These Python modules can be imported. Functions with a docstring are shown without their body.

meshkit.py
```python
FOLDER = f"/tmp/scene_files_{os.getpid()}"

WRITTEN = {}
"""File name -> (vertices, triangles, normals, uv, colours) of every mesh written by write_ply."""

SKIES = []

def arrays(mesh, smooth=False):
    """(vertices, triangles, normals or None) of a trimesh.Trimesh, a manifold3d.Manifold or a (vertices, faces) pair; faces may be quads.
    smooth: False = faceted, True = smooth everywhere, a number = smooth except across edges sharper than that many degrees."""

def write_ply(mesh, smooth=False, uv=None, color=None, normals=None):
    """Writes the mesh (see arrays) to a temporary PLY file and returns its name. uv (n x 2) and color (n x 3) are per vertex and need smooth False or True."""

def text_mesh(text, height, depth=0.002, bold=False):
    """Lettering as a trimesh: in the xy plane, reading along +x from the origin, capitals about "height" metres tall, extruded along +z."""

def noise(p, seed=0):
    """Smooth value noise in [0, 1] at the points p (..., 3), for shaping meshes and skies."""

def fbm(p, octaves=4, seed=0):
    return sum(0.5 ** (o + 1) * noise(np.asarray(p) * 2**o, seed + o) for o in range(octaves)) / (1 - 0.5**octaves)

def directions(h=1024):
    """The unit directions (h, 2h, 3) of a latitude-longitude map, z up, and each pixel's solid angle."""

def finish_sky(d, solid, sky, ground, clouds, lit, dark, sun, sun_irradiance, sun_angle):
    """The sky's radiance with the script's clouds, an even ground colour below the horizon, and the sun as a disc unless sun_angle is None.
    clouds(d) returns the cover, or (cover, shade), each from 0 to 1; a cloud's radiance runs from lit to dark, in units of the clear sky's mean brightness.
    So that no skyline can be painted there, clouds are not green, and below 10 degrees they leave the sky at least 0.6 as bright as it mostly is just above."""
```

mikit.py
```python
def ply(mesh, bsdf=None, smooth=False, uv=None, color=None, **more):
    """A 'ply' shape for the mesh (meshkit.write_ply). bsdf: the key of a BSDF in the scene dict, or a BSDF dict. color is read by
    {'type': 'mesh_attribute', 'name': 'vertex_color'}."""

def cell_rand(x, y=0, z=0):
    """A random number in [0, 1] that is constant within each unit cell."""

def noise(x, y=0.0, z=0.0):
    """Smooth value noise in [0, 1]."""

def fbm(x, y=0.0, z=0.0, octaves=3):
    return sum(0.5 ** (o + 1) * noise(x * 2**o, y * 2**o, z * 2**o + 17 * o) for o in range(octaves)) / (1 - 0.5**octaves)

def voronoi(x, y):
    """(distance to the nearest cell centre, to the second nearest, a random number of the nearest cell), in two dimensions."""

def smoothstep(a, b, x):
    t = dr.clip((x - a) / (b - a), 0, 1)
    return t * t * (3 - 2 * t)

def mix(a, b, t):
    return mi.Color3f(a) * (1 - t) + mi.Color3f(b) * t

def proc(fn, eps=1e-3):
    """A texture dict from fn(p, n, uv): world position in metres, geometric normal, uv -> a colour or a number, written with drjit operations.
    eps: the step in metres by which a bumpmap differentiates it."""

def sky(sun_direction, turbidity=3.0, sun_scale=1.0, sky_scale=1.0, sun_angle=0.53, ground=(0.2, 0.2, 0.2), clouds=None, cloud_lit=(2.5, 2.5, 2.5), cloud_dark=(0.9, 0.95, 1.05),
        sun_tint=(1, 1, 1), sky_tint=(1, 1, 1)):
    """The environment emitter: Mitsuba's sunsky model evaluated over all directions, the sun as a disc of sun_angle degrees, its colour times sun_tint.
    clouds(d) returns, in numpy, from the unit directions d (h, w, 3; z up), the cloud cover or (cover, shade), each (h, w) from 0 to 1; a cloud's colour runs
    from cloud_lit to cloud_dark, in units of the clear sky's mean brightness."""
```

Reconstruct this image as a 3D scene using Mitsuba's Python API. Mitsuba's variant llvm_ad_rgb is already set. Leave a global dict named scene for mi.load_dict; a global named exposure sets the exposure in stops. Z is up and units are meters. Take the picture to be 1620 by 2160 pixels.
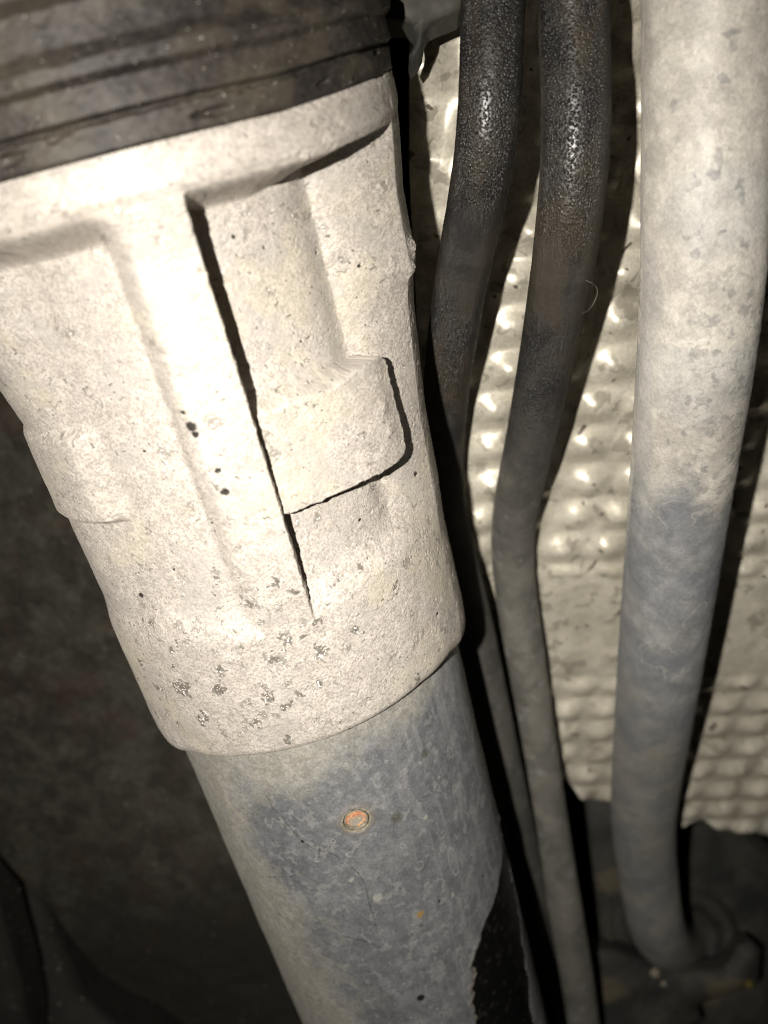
import math
import numpy as np
import trimesh
import drjit as dr
import mitsuba as mi
import mikit
import meshkit
from mikit import noise, fbm, smoothstep, mix, voronoi, proc
from scipy.interpolate import CubicSpline

T = mi.ScalarTransform4f
FOCAL = 1745.0                         # focal length of the photograph's camera, in its own pixels (1620 wide)

# ------------------------------------------------------------------ camera, lamp, exposure
exposure = 0.0
scene, labels = {}, {}
scene['camera'] = {
    'type': 'thinlens', 'fov': 2 * math.degrees(math.atan(810 / FOCAL)), 'fov_axis': 'x',
    'to_world': T().look_at(origin=[0, 0, 0], target=[0, 1, 0], up=[0, 0, 1]),
    'aperture_radius': 0.00085, 'focus_distance': 0.114, 'near_clip': 0.01, 'far_clip': 5.0,
}
# the flash beside the lens: a small round cluster of points, up and to the left
FLASH = np.array([-0.0260, -0.020, 0.0005])
AIM = FLASH + np.array([0.062, 0.220, -0.028])
POWER = np.array([1.0, 0.945, 0.860]) * 0.160
for i in range(7):
    off = np.zeros(3) if i == 0 else 0.0012 * np.array([math.cos(i * math.pi / 3), 0, math.sin(i * math.pi / 3)])
    scene[f'flash_point_{i}'] = {'type': 'spot', 'to_world': T().look_at(origin=(FLASH + off).tolist(), target=(AIM + off).tolist(), up=[0, 0, 1]), 'cutoff_angle': 60.0, 'beam_width': 5.0,
                                 'intensity': {'type': 'rgb', 'value': (POWER / 7).tolist()}}


def at(px, py, d):
    """The point that lies d metres in front of the lens where the photograph shows (px, py)."""
    return np.array([(px - 810) / FOCAL * d, d, (1080 - py) / FOCAL * d])


# ------------------------------------------------------------------ helpers
def sst(a, b, x):
    t = np.clip((x - a) / (b - a), 0, 1)
    return t * t * (3 - 2 * t)


def smax(a, b, k):
    h = np.clip(0.5 + 0.5 * (a - b) / k, 0, 1)
    return b + (a - b) * h + k * h * (1 - h)


def say(key, label=None, category=None, group=None, kind=None):
    d = {k: v for k, v in dict(label=label, category=category, group=group, kind=kind).items() if v}
    if d:
        labels[key] = d


def grid_faces(nr, nc, wrap=False, flip=False):
    i, j = np.meshgrid(np.arange(nr - 1), np.arange(nc if wrap else nc - 1), indexing='ij')
    j2 = (j + 1) % nc
    q = np.stack([i * nc + j, i * nc + j2, (i + 1) * nc + j2, (i + 1) * nc + j], -1).reshape(-1, 4)
    if flip:
        q = q[:, ::-1]
    return q


def tri(q):
    return np.vstack([q[:, [0, 1, 2]], q[:, [0, 2, 3]]])


def normals_of(v, f):
    n = np.zeros_like(v)
    fn = np.cross(v[f[:, 1]] - v[f[:, 0]], v[f[:, 2]] - v[f[:, 0]])
    for k in range(3):
        np.add.at(n, f[:, k], fn)
    return n / np.maximum(np.linalg.norm(n, axis=1, keepdims=True), 1e-30)


def shape(v, f, n, uv, bsdf):
    used, inv = np.unique(f, return_inverse=True)
    path = meshkit.write_ply((v[used], inv.reshape(-1, 3)), False, None if uv is None else uv[used], None, normals=n[used])
    return {'type': 'ply', 'filename': path, 'face_normals': False, 'bsdf': {'type': 'ref', 'id': bsdf}}


def split(prefix, v, f, uv, part_of_face, names, bsdfs):
    """One continuous surface, its faces shared out among named parts that keep the common normals."""
    n = normals_of(v, f)
    for k, nm in enumerate(names):
        sel = f[part_of_face == k]
        if len(sel):
            scene[f'{prefix}__{nm}' if nm else prefix] = shape(v, sel, n, uv, bsdfs[k])


def solid(key, mesh, bsdf, smooth=30):
    scene[key] = mikit.ply(mesh, bsdf, smooth=smooth)


# ------------------------------------------------------------------ the axis that housing, tube and flange share
AX = np.array([0.23057386, 0.40649104, -0.88408186])       # down the tube, away from the lens
C0 = np.array([-0.03036409, 0.11148983, 0.04334265])
E1 = -C0 / np.linalg.norm(C0)                              # towards the lens
E2 = np.cross(AX, E1)                                      # towards the picture's left


def polar(th, s, r):
    """Angle in degrees, distance along the axis and radius in mm to a world point."""
    a = np.radians(th)
    return C0 + (s * 1e-3)[..., None] * AX + (r * 1e-3)[..., None] * (np.cos(a)[..., None] * E1 + np.sin(a)[..., None] * E2)


def tilt_up(th):
    """How far (mm) the joint between flange and housing climbs towards the right."""
    return -np.interp(th, [-180, -100, -75, -65, -50, -37, -25, 180], [2.9, 2.9, 2.6, 2.1, 1.25, 0.55, 0, 0])


def p3(th, s, r=27.0):
    a = np.radians(th)
    return np.stack([r * np.cos(a), r * np.sin(a), s], -1)


# ------------------------------------------------------------------ materials (uv of the big parts is in mm)
def bsdf_bump(key, base, height, scale, eps, rough=0.7, spec=0.4, metallic=0.0, **more):
    inner = {'type': 'principled', 'base_color': base, 'roughness': rough, 'specular': spec, 'metallic': metallic, **more}
    if height is not None:
        inner = {'type': 'bumpmap', 'arbitrary': proc(height, eps), 'scale': scale, 'bsdf': inner}
    scene[key] = {'type': 'twosided', 'bsdf': inner}


def blot(u, v, sc, seed, lo, hi, oct=4):
    """Irregular blotches: warped and turned noise past a threshold."""
    a, b = 0.83 * u + 0.56 * v, -0.56 * u + 0.83 * v
    w = noise(a * sc * 1.9, b * sc * 1.9, seed + 31.0) - 0.5
    w2 = noise(a * sc * 1.9 + 17, b * sc * 1.9, seed + 47.0) - 0.5
    return smoothstep(lo, hi, fbm(a * sc + 0.9 * w, b * sc + 0.9 * w2, seed, oct))


def dots(u, v, spots, soft=0.55, ragged=0.18, freq=5.0):
    """Spots at given places, (u, v, radius) in mm, with ragged rims."""
    m, w = mi.Float(0), ragged * (noise(u * freq, v * freq) - 0.5) + 0.5 * ragged * (noise(u * 2.3 * freq, v * 2.3 * freq, 3.0) - 0.5)
    for x, y, r in spots:
        m = dr.maximum(m, 1 - smoothstep(r * soft, r, dr.sqrt(dr.square(u - x) + dr.square(v - y)) + w))
    return m


K = math.radians(1) * 27.0                                 # mm of arc per degree, as used for uv
DARK_SPOTS = [(th * K, s, r) for th, s, r in [(8.9, 24.4, 0.80), (9.6, 22.6, 0.35), (8.6, 25.4, 0.5), (6.6, 30.2, 0.42), (6.8, 33.1, 0.60), (-30.5, 39.0, 0.30), (-26.8, 45.1, 0.32), (-45.9, 65.5, 0.42),
              (-53, 44, 0.5), (-38, 11, 0.25), (47, 48, 0.5), (-21, 8.5, 0.25), (-14, 6.5, 0.3), (-24, 20, 0.2), (26, 27.5, 0.25), (14, 38, 0.25), (31, 44, 0.25), (-60, 58, 0.28), (-47, 14, 0.28)]]


BARE_SPOTS = [(27.4, 60.1, 0.95), (20.2, 62.4, 1.7), (18.0, 61.6, 0.76), (18.9, 58.1, 0.76), (8.4, 56.1, 1.02), (18.9, 55.5, 0.45), (21.8, 51.9, 0.9), (9.7, 53.4, 0.52), (2.5, 56.7, 1.16), (5.0, 58.9, 1.17), (-1.4, 59.8, 0.74), (0.2, 56.8, 0.58), (-6.9, 58.4, 1.04), (-2.1, 55.4, 0.73), (-14.1, 56.2, 0.76), (-13.7, 60.1, 0.55), (-11.9, 50.2, 0.65), (12.5, 60.1, 0.74), (14.0, 62.4, 0.6), (9.7, 61.3, 0.36), (7.0, 64.7, 0.9), (5.8, 66.7, 0.75), (2.7, 65.8, 0.75), (18.4, 66.9, 0.78), (18.5, 68.5, 0.47), (11.9, 67.0, 1.22), (10.1, 68.7, 0.76), (7.0, 72.1, 0.55), (0.2, 64.3, 0.6), (-14.1, 71.8, 0.71), (24.6, 70.1, 0.49), (25.7, 63.6, 0.48), (9.2, 46.0, 0.42), (12.8, 42.1, 0.7), (5.8, 49.6, 0.57), (-0.4, 49.3, 0.71), (-10.1, 51.2, 0.44), (-13.7, 68.7, 0.63), (32.6, 65.1, 0.4), (1.6, 47.3, 0.56), (-6.2, 51.6, 0.35), (30.9, 71.0, 0.5)]


def cast_base(p, n, uv):
    u, v = uv.x, uv.y
    mid = blot(u, v, 0.8, 1.0, 0.25, 0.75)
    fine = noise(u * 4.1 + v, v * 4.1 - u, 5.0) * 0.5 + noise(u * 7.7, v * 7.7, 2.0) * 0.5
    c = mix((0.415, 0.378, 0.338), (0.490, 0.450, 0.405), mid)
    grain = smoothstep(0.30, 0.62, fine)
    c = c * (0.79 + 0.34 * grain)
    c = mix(c, mi.Color3f(0.56, 0.51, 0.38), 0.34 * blot(u, v, 0.10, 7.0, 0.55, 0.72, 3))
    c = mix(c, mi.Color3f(0.40, 0.375, 0.345), 0.45 * blot(u, v, 0.22, 23.0, 0.55, 0.66))
    low = smoothstep(30, 56, v)
    bare = dots(u, v, BARE_SPOTS, 0.35, 2.2, 0.9) * smoothstep(0.22, 0.40, noise(u * 2.4 + v * 0.6, v * 2.4, 4.0))
    bare = dr.maximum(bare, 0.6 * blot(u, v, 0.8, 11.0, 0.715 - 0.02 * low, 0.755 - 0.02 * low))
    spark = noise(u * 4.5, v * 4.5, 8.0)
    c = mix(c, mi.Color3f(0.165, 0.150, 0.125) * (0.45 + 1.0 * spark) + mi.Color3f(0.75) * smoothstep(0.74, 0.88, spark), 0.85 * bare)
    pin = smoothstep(0.90, 0.93, noise(u * 1.9 + 0.7 * v, v * 1.9 - 0.5 * u, 21.0)) * smoothstep(0.4, 0.7, mid)
    c = mix(c, mi.Color3f(0.11, 0.10, 0.085), 0.75 * pin)
    worn = smoothstep(-4.2 * K, -3.4 * K, u) * (1 - smoothstep(10.5 * K, 15 * K, u)) * (1 - smoothstep(40, 60, v))
    c = c * (0.97 + 0.13 * worn)
    return mix(c, mi.Color3f(0.035, 0.030, 0.025), dots(u, v, DARK_SPOTS))


def cast_height(p, n, uv):
    u, v = uv.x, uv.y
    return 0.5 * noise(u * 3.0, v * 3.0, 1.0) + 0.6 * noise(u * 6.5, v * 6.5, 3.0) + 0.4 * noise(u * 11, v * 11, 5.0)


bsdf_bump('cast_metal', proc(cast_base), cast_height, 0.000036, 6e-5, rough=0.55, spec=0.5)

TUBE_SPOTS = [(11.3, 94.0, 0.4), (-8.3, 115.6, 0.35), (0.4, 134.3, 0.97), (-19.5, 119.8, 0.33), (9.6, 92.5, 0.14), (-9.0, 130.3, 0.24)]
PALE_SPOTS = [(-0.8, 78.0, 0.31), (5.4, 103.3, 0.59), (2.0, 108.5, 1.13), (-11.2, 116.5, 0.59), (3.8, 123.6, 0.24), (3.4, 138.3, 0.33), (-1.9, 138.6, 0.25), (-10.3, 97.9, 0.6), (-12.0, 87.8, 0.44), (2.4, 129.3, 0.36), (-15.0, 93.0, 0.37), (10.0, 98.3, 0.29), (16.0, 109.1, 0.23), (2.0, 81.9, 0.17)]
OLIVE_SPOTS = [(-13.4, 86.9, 1.31), (-5.1, 94.6, 1.53), (-21.4, 123.8, 0.63)]
OCHRE = [(-4.1, 115.6, 0.77), (-3.7, 118.2, 0.78)]
RING_SPOTS = [(6.1, 94.7, 0.36), (-4.7, 100.4, 0.52), (-6.2, 83.8, 0.35), (4.0, 98.0, 0.73), (-6.6, 106.1, 0.94), (9.9, 98.0, 0.37)]


def dist_poly(u, v, pts):
    """Distance in mm to a polyline, for hairline cracks."""
    best = mi.Float(1e3)
    for (x0, y0), (x1, y1) in zip(pts, pts[1:]):
        dx, dy = x1 - x0, y1 - y0
        t = dr.clip(((u - x0) * dx + (v - y0) * dy) / (dx * dx + dy * dy), 0, 1)
        best = dr.minimum(best, dr.sqrt(dr.square(u - x0 - t * dx) + dr.square(v - y0 - t * dy)))
    return best


CRACKS = [
    [(14.5, 84.4), (14.3, 86.8), (12.9, 89.6), (11.3, 94.0), (9.4, 95.8), (6.7, 97.5), (4.9, 99.8), (3.9, 102.2), (3.4, 104.7), (3.7, 109.2), (4.0, 115.2)],
    [(8.7, 95.9), (9.6, 97.8)],
    [(23.0, 103.8), (18.8, 102.5), (14.1, 101.2)],
    [(10.5, 115.4), (7.4, 116.8), (4.6, 119.3)],
    [(9.9, 127.4), (7.5, 128.6), (5.9, 130.9), (4.9, 133.3)],
    [(23.7, 109.4), (21.8, 113.1)],
]


def tube_base(p, n, uv):
    u, v = uv.x, uv.y
    wob = fbm(u * 0.22, v * 0.22, 2.0, 4) - 0.5
    mid = blot(u, v, 0.22, 6.0, 0.22, 0.78)
    fine = noise(u * 3.5 + v, v * 3.5 - u, 1.0) * 0.5 + noise(u * 7, v * 7, 3.0) * 0.5
    small = blot(u, v, 1.1, 16.0, 0.25, 0.75)
    c = mix((0.136, 0.140, 0.149), (0.178, 0.182, 0.190), mid) * (0.88 + 0.24 * small)
    right = smoothstep(2, -12, u)
    streak = fbm(u * 1.1 + 1.5 * wob, v * 0.11, 13.0, 4)
    c = mix(c, mi.Color3f(0.25, 0.25, 0.255), 0.5 * smoothstep(0.52, 0.72, streak) * right)
    edge = 19.5 + 9 * wob + 2.2 * dr.sin(v * 0.21) - 3.5 * smoothstep(112, 132, v)
    dust = dr.maximum(smoothstep(-4.5, 5.0, u - edge), 1 - smoothstep(75.5, 84.5, v + 10 * wob - 0.13 * u))
    c = mix(c, mi.Color3f(0.345, 0.325, 0.280) * (0.85 + 0.3 * small), 0.78 * dust)
    c = mix(c, mi.Color3f(0.27, 0.26, 0.225), 0.55 * blot(u, v, 0.26, 9.0, 0.56, 0.66) * smoothstep(4, 16, u))
    c = mix(c, mi.Color3f(0.28, 0.28, 0.275), 0.55 * blot(u, v, 0.75, 27.0, 0.62, 0.70))
    c = c * (0.70 + 0.60 * fine)
    c = mix(c, mi.Color3f(0.075, 0.075, 0.050), 0.75 * dots(u, v, OLIVE_SPOTS, 0.2, 0.7, 1.2))
    c = mix(c, mi.Color3f(0.36, 0.355, 0.32), 0.9 * dots(u, v, PALE_SPOTS, 0.55, 0.3, 2.5) * (0.65 + 0.35 * noise(u * 4, v * 4, 9.0)))
    w = 0.25 * (noise(u * 1.6, v * 1.6, 3.0) - 0.5)
    for x, y, r in RING_SPOTS:
        q = dr.abs(dr.sqrt(dr.square(u - x) + dr.square(v - y)) + w - 0.8 * r)
        c = mix(c, mi.Color3f(0.40, 0.40, 0.39), 0.6 * smoothstep(0.16, 0.03, q) * smoothstep(0.30, 0.6, noise(u * 1.3 + x, v * 1.3, 7.0)))
    slot = dr.sqrt(dr.square((u + 13.2) / 0.9) + dr.square((v - 110.3) / 3.0)) + 0.3 * w
    c = mix(c, mi.Color3f(0.34, 0.34, 0.33), 0.55 * smoothstep(0.16, 0.05, dr.abs(slot - 1.0)))
    c = mix(c, mi.Color3f(0.34, 0.20, 0.05), 0.85 * dots(u, v, [OCHRE[0]], 0.3, 0.7, 1.6))
    c = mix(c, mi.Color3f(0.06, 0.06, 0.06), 0.7 * dots(u, v, [OCHRE[1]], 0.3, 0.7, 1.6))
    halo = dr.sqrt(dr.square(u - 2.8 * K) + dr.square(v - 91.8))
    c = mix(c, mi.Color3f(0.22, 0.185, 0.14), 0.35 * (1 - smoothstep(2.4, 3.9, halo + 1.2 * (noise(u * 1.5, v * 1.5, 4.0) - 0.5))))
    jit = 0.35 * (noise(u * 2, v * 2, 1.0) - 0.5)
    crack = mi.Float(9)
    for line in CRACKS:
        crack = dr.minimum(crack, dist_poly(u + jit, v + 0.7 * jit, line))
    c = c * (1 - 0.58 * (1 - smoothstep(0.02, 0.15, crack)) * smoothstep(0.12, 0.4, noise(u * 0.9, v * 0.9, 31.0)))
    return mix(c, mi.Color3f(0.015, 0.014, 0.012), dots(u, v, TUBE_SPOTS))


def tube_height(p, n, uv):
    u, v = uv.x, uv.y
    return fbm(u * 1.2, v * 0.8, 1.0, 3) + 0.4 * noise(u * 7, v * 7, 3.0)


bsdf_bump('tube_coat', proc(tube_base), tube_height, 0.00003, 8e-5, rough=0.55, spec=0.4)
bsdf_bump('tube_bare', proc(lambda p, n, uv: mix((0.007, 0.007, 0.007), (0.028, 0.027, 0.025), smoothstep(0.60, 0.80, fbm(uv.x * 0.9, uv.y * 0.9, 1.0, 3)))),
          lambda p, n, uv: fbm(uv.x * 1.6, uv.y * 1.6, 1.0, 3), 0.00008, 8e-5, rough=0.35, spec=0.35)
bsdf_bump('flake_edge', proc(lambda p, n, uv: mix((0.09, 0.082, 0.070), (0.21, 0.19, 0.16), noise(uv.x * 1.3, uv.y * 1.3))), lambda p, n, uv: noise(uv.x * 3, uv.y * 3), 0.0001, 8e-5, rough=0.8, spec=0.2)


def rubber(key, start, tint, level):
    """Black gritty rubber that turns dusty from `start` mm along; u: mm around, v: mm along from the top."""
    def base(p, n, uv):
        u, v = uv.x, uv.y
        dust = smoothstep(start, start + 75.0, v + 30 * (fbm(u * 0.15, v * 0.06, 2.0, 3) - 0.5))
        g = noise(u * 4.0 + v, v * 4.0 - u, 1.0)
        c = mix((0.0105, 0.0095, 0.0085), (0.0235, 0.0205, 0.0165), blot(u, v, 0.4, 5.0, 0.35, 0.7)) * (0.55 + 0.9 * g)
        c = mix(c, mi.Color3f(0.046, 0.033, 0.018), 0.42 * blot(u, v * 0.4, 0.16, tint, 0.48, 0.66, 3) * (1 - dust))
        c = mix(c, mix((0.095, 0.092, 0.080), (0.165, 0.156, 0.134), blot(u, v, 0.22, 3.0, 0.2, 0.8)) * level * (0.78 + 0.44 * g), dust)
        return mix(c, mi.Color3f(0.26, 0.26, 0.255) * level, 0.5 * blot(u, v, 0.5, 14.0, 0.68, 0.76) * smoothstep(0.2, 0.9, dust))

    def rough(p, n, uv):
        return mix((0.40, 0.40, 0.40), (0.8, 0.8, 0.8), smoothstep(start - 25, start + 35, uv.y + 20 * (noise(uv.x * 0.3, uv.y * 0.2) - 0.5)))

    def height(p, n, uv):
        u, v = uv.x, uv.y
        amt = 1 - 0.75 * smoothstep(start - 20, start + 50, v)
        a, _, w = voronoi(u * 3.1, v * 3.1)
        a2, _, w2 = voronoi(u * 5.4 + 9, v * 5.4)
        return amt * ((w > 0.35) * w * smoothstep(0.55, 0.10, a) + 0.5 * (w2 > 0.4) * smoothstep(0.5, 0.1, a2))

    bsdf_bump(key, proc(base), height, 0.00015, 4e-5, rough=proc(rough), spec=0.85)


rubber('hose_rubber', 78.0, 8.0, 0.42)
rubber('hose_rubber_dusty', 56.0, 12.0, 1.0)


PIPE_SPOTS = [(-3.3, 20.9, 0.79), (-3.4, 24.3, 0.64), (1.6, 27.4, 1.23), (0.8, 29.0, 0.6), (-1.8, 29.6, 0.61), (3.6, 29.7, 0.61), (3.9, 31.9, 0.56), (1.5, 19.3, 0.39), (5.7, 11.7, 0.51), (2.7, 16.2, 0.52), (2.2, 14.6, 0.39), (-1.5, 37.1, 0.51), (-2.4, 35.2, 0.34), (-0.2, 34.8, 0.4), (1.3, 35.0, 0.4), (5.1, 36.6, 0.63), (1.1, 41.9, 0.73), (3.4, 41.4, 0.52), (3.7, 45.9, 0.36), (-0.8, 48.5, 0.66), (2.1, 48.5, 0.75), (5.0, 50.5, 0.91), (2.1, 51.8, 0.46), (-0.7, 54.4, 0.56), (1.6, 55.0, 0.47), (4.0, 54.4, 0.37), (-1.0, 60.2, 0.64), (1.9, 59.8, 0.8), (4.6, 59.2, 0.48), (-3.2, 61.5, 0.39), (-0.5, 66.0, 0.66), (1.7, 66.0, 0.6), (-4.2, 67.5, 0.83), (1.5, 68.9, 0.4), (5.6, 71.4, 0.85)]


def pipe_base(p, n, uv):
    u, v = uv.x, uv.y                                     # v: mm along from the top
    mid = blot(u, v, 0.16, 4.0, 0.28, 0.72)
    x = u + 15.3                                          # mm to the right of the line that faces the lens
    wob = fbm(u * 0.20, v * 0.14, 1.0, 4) - 0.5
    top = 1 - smoothstep(67.0, 80.0, v + 16 * wob - 0.30 * x)
    c = mix((0.185, 0.190, 0.203), (0.250, 0.250, 0.247), mid) * (0.88 + 0.24 * blot(u, v, 0.5, 61.0, 0.25, 0.75))
    c = mix(c, mix((0.42, 0.395, 0.355), (0.50, 0.475, 0.425), mid) * (0.9 + 0.2 * blot(u, v, 0.6, 62.0, 0.3, 0.7)), top)
    grey = dr.maximum(smoothstep(27, 30, v + 5 * wob) * (1 - smoothstep(35, 38, v + 8 * wob)), smoothstep(48.5, 50.0, v + 6 * wob) * (1 - smoothstep(57, 60, v + 8 * wob)))
    grey = dr.maximum(grey * smoothstep(-6.0, -4.0, x + 6 * wob), smoothstep(-5.4, -6.2, x + 3 * wob) * smoothstep(34, 38, v))
    c = mix(c, mi.Color3f(0.37, 0.365, 0.35) * (0.85 + 0.3 * mid), 0.55 * top * grey)
    spots = dots(x, v, PIPE_SPOTS, 0.05, 1.7, 0.95) * (0.45 + 0.55 * noise(x * 1.7, v * 1.7, 5.0))
    spots = dr.maximum(spots, 0.7 * blot(u, v * 1.3, 0.9, 15.0, 0.54, 0.70) * smoothstep(-7, 2, x) * smoothstep(34, 44, v))
    c = mix(c, mi.Color3f(0.17, 0.175, 0.175), 0.70 * spots * smoothstep(0.1, 0.6, top + 0.25))
    c = mix(c, mi.Color3f(0.27, 0.255, 0.21), 0.6 * smoothstep(140.0, 185.0, v - 2.5 * u) * (0.4 + 0.6 * mid))
    swirl = noise(u * 0.5, v * 0.5, 5.0) - 0.5
    a, b, which = voronoi(u * 0.14 + 3 + 0.4 * swirl, v * 0.11 - 0.4 * swirl)
    c = mix(c, mi.Color3f(0.46, 0.445, 0.39), 0.4 * smoothstep(0.035, 0.0, dr.abs(a - 0.22 - 0.2 * which)) * (which > 0.35) * smoothstep(0.45, 0.65, noise(u * 0.3, v * 0.3, 5.0)) * (1 - top))
    c = mix(c, mi.Color3f(0.13, 0.135, 0.145), 0.35 * blot(u, v, 0.22, 55.0, 0.50, 0.72) * (1 - top))
    fine = noise(u * 2.6 + v, v * 2.6 - u, 1.0) * 0.5 + noise(u * 6, v * 6, 3.0) * 0.5
    return c * (0.80 + 0.40 * fine)


bsdf_bump('pipe_metal', proc(pipe_base), lambda p, n, uv: fbm(uv.x * 0.8, uv.y * 0.5, 1.0, 3) + 0.3 * noise(uv.x * 5, uv.y * 5, 3.0), 0.00006, 1e-4, rough=0.5, spec=0.45)


def shield_base(p, n, uv):
    u, v = uv.x, uv.y
    c = mix((0.48, 0.445, 0.365), (0.64, 0.60, 0.50), blot(u, v, 0.14, 2.0, 0.28, 0.72))
    c = c * (0.85 + 0.3 * noise(u * 2.5 + v, v * 2.5 - u, 1.0))
    c = mix(c, mi.Color3f(0.24, 0.215, 0.17), 0.6 * blot(u, v, 0.35, 7.0, 0.64, 0.72))
    return mix(c, mi.Color3f(0.06, 0.045, 0.03), 0.85 * smoothstep(0.93, 0.96, noise(u * 0.5 + 0.3 * v, v * 0.5 - 0.3 * u, 9.0)))


bsdf_bump('shield_metal', proc(shield_base), lambda p, n, uv: fbm(uv.x * 0.6, uv.y * 0.6, 1.0, 3), 0.00008, 2e-4, rough=0.37, spec=0.5, metallic=0.22)


def grime_base(p, n, uv):
    u, v = uv.x, uv.y
    mid = fbm(u * 0.3, v * 0.3, 2.0, 4)
    c = mix((0.022, 0.0185, 0.0165), (0.039, 0.033, 0.028), smoothstep(0.3, 0.7, mid)) * (0.6 + 0.8 * noise(u * 3, v * 3, 1.0))
    c = mix(c, mi.Color3f(0.075, 0.064, 0.046), 0.5 * smoothstep(0.50, 0.72, fbm(u * 0.18, v * 0.35 + 3, 5.0, 3)))
    return mix(c, mi.Color3f(0.22, 0.21, 0.18), smoothstep(0.945, 0.97, noise(u * 2.6 + v, v * 2.6 - u, 12.0)))


bsdf_bump('grimy_iron', proc(grime_base), lambda p, n, uv: fbm(uv.x * 1.2, uv.y * 1.2, 1.0, 4), 0.00006, 1e-4, rough=0.6, spec=0.4)


def panel_base(p, n, uv):
    u, v = uv.x, uv.y
    mid = fbm(u * 0.10, v * 0.10, 2.0, 4)
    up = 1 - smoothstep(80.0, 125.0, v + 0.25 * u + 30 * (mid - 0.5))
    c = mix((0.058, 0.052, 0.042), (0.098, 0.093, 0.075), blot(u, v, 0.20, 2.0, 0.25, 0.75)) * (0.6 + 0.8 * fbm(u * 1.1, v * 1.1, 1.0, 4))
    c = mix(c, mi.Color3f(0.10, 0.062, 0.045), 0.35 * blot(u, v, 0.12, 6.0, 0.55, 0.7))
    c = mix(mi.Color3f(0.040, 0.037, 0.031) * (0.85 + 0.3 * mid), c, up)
    return mix(c, mi.Color3f(0.3, 0.3, 0.27), 0.8 * smoothstep(0.955, 0.97, noise(u * 1.3, v * 1.3, 12.0)))


bsdf_bump('panel_dirt', proc(panel_base), lambda p, n, uv: fbm(uv.x * 0.3, uv.y * 0.3, 1.0, 4), 0.0006, 2e-4, rough=0.85, spec=0.25)


def black_base(p, n, uv):
    q = p * 1000.0
    c = mix((0.022, 0.021, 0.019), (0.040, 0.038, 0.033), fbm(q.x * 0.2, q.y * 0.2, q.z * 0.2, 4))
    return mix(c, mi.Color3f(0.30, 0.30, 0.28), 0.8 * smoothstep(0.90, 0.93, noise(q.x * 1.1, q.y * 1.1, q.z * 1.1)))


bsdf_bump('black_cast', proc(black_base), None, 0, 0, rough=0.7, spec=0.3)


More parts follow.
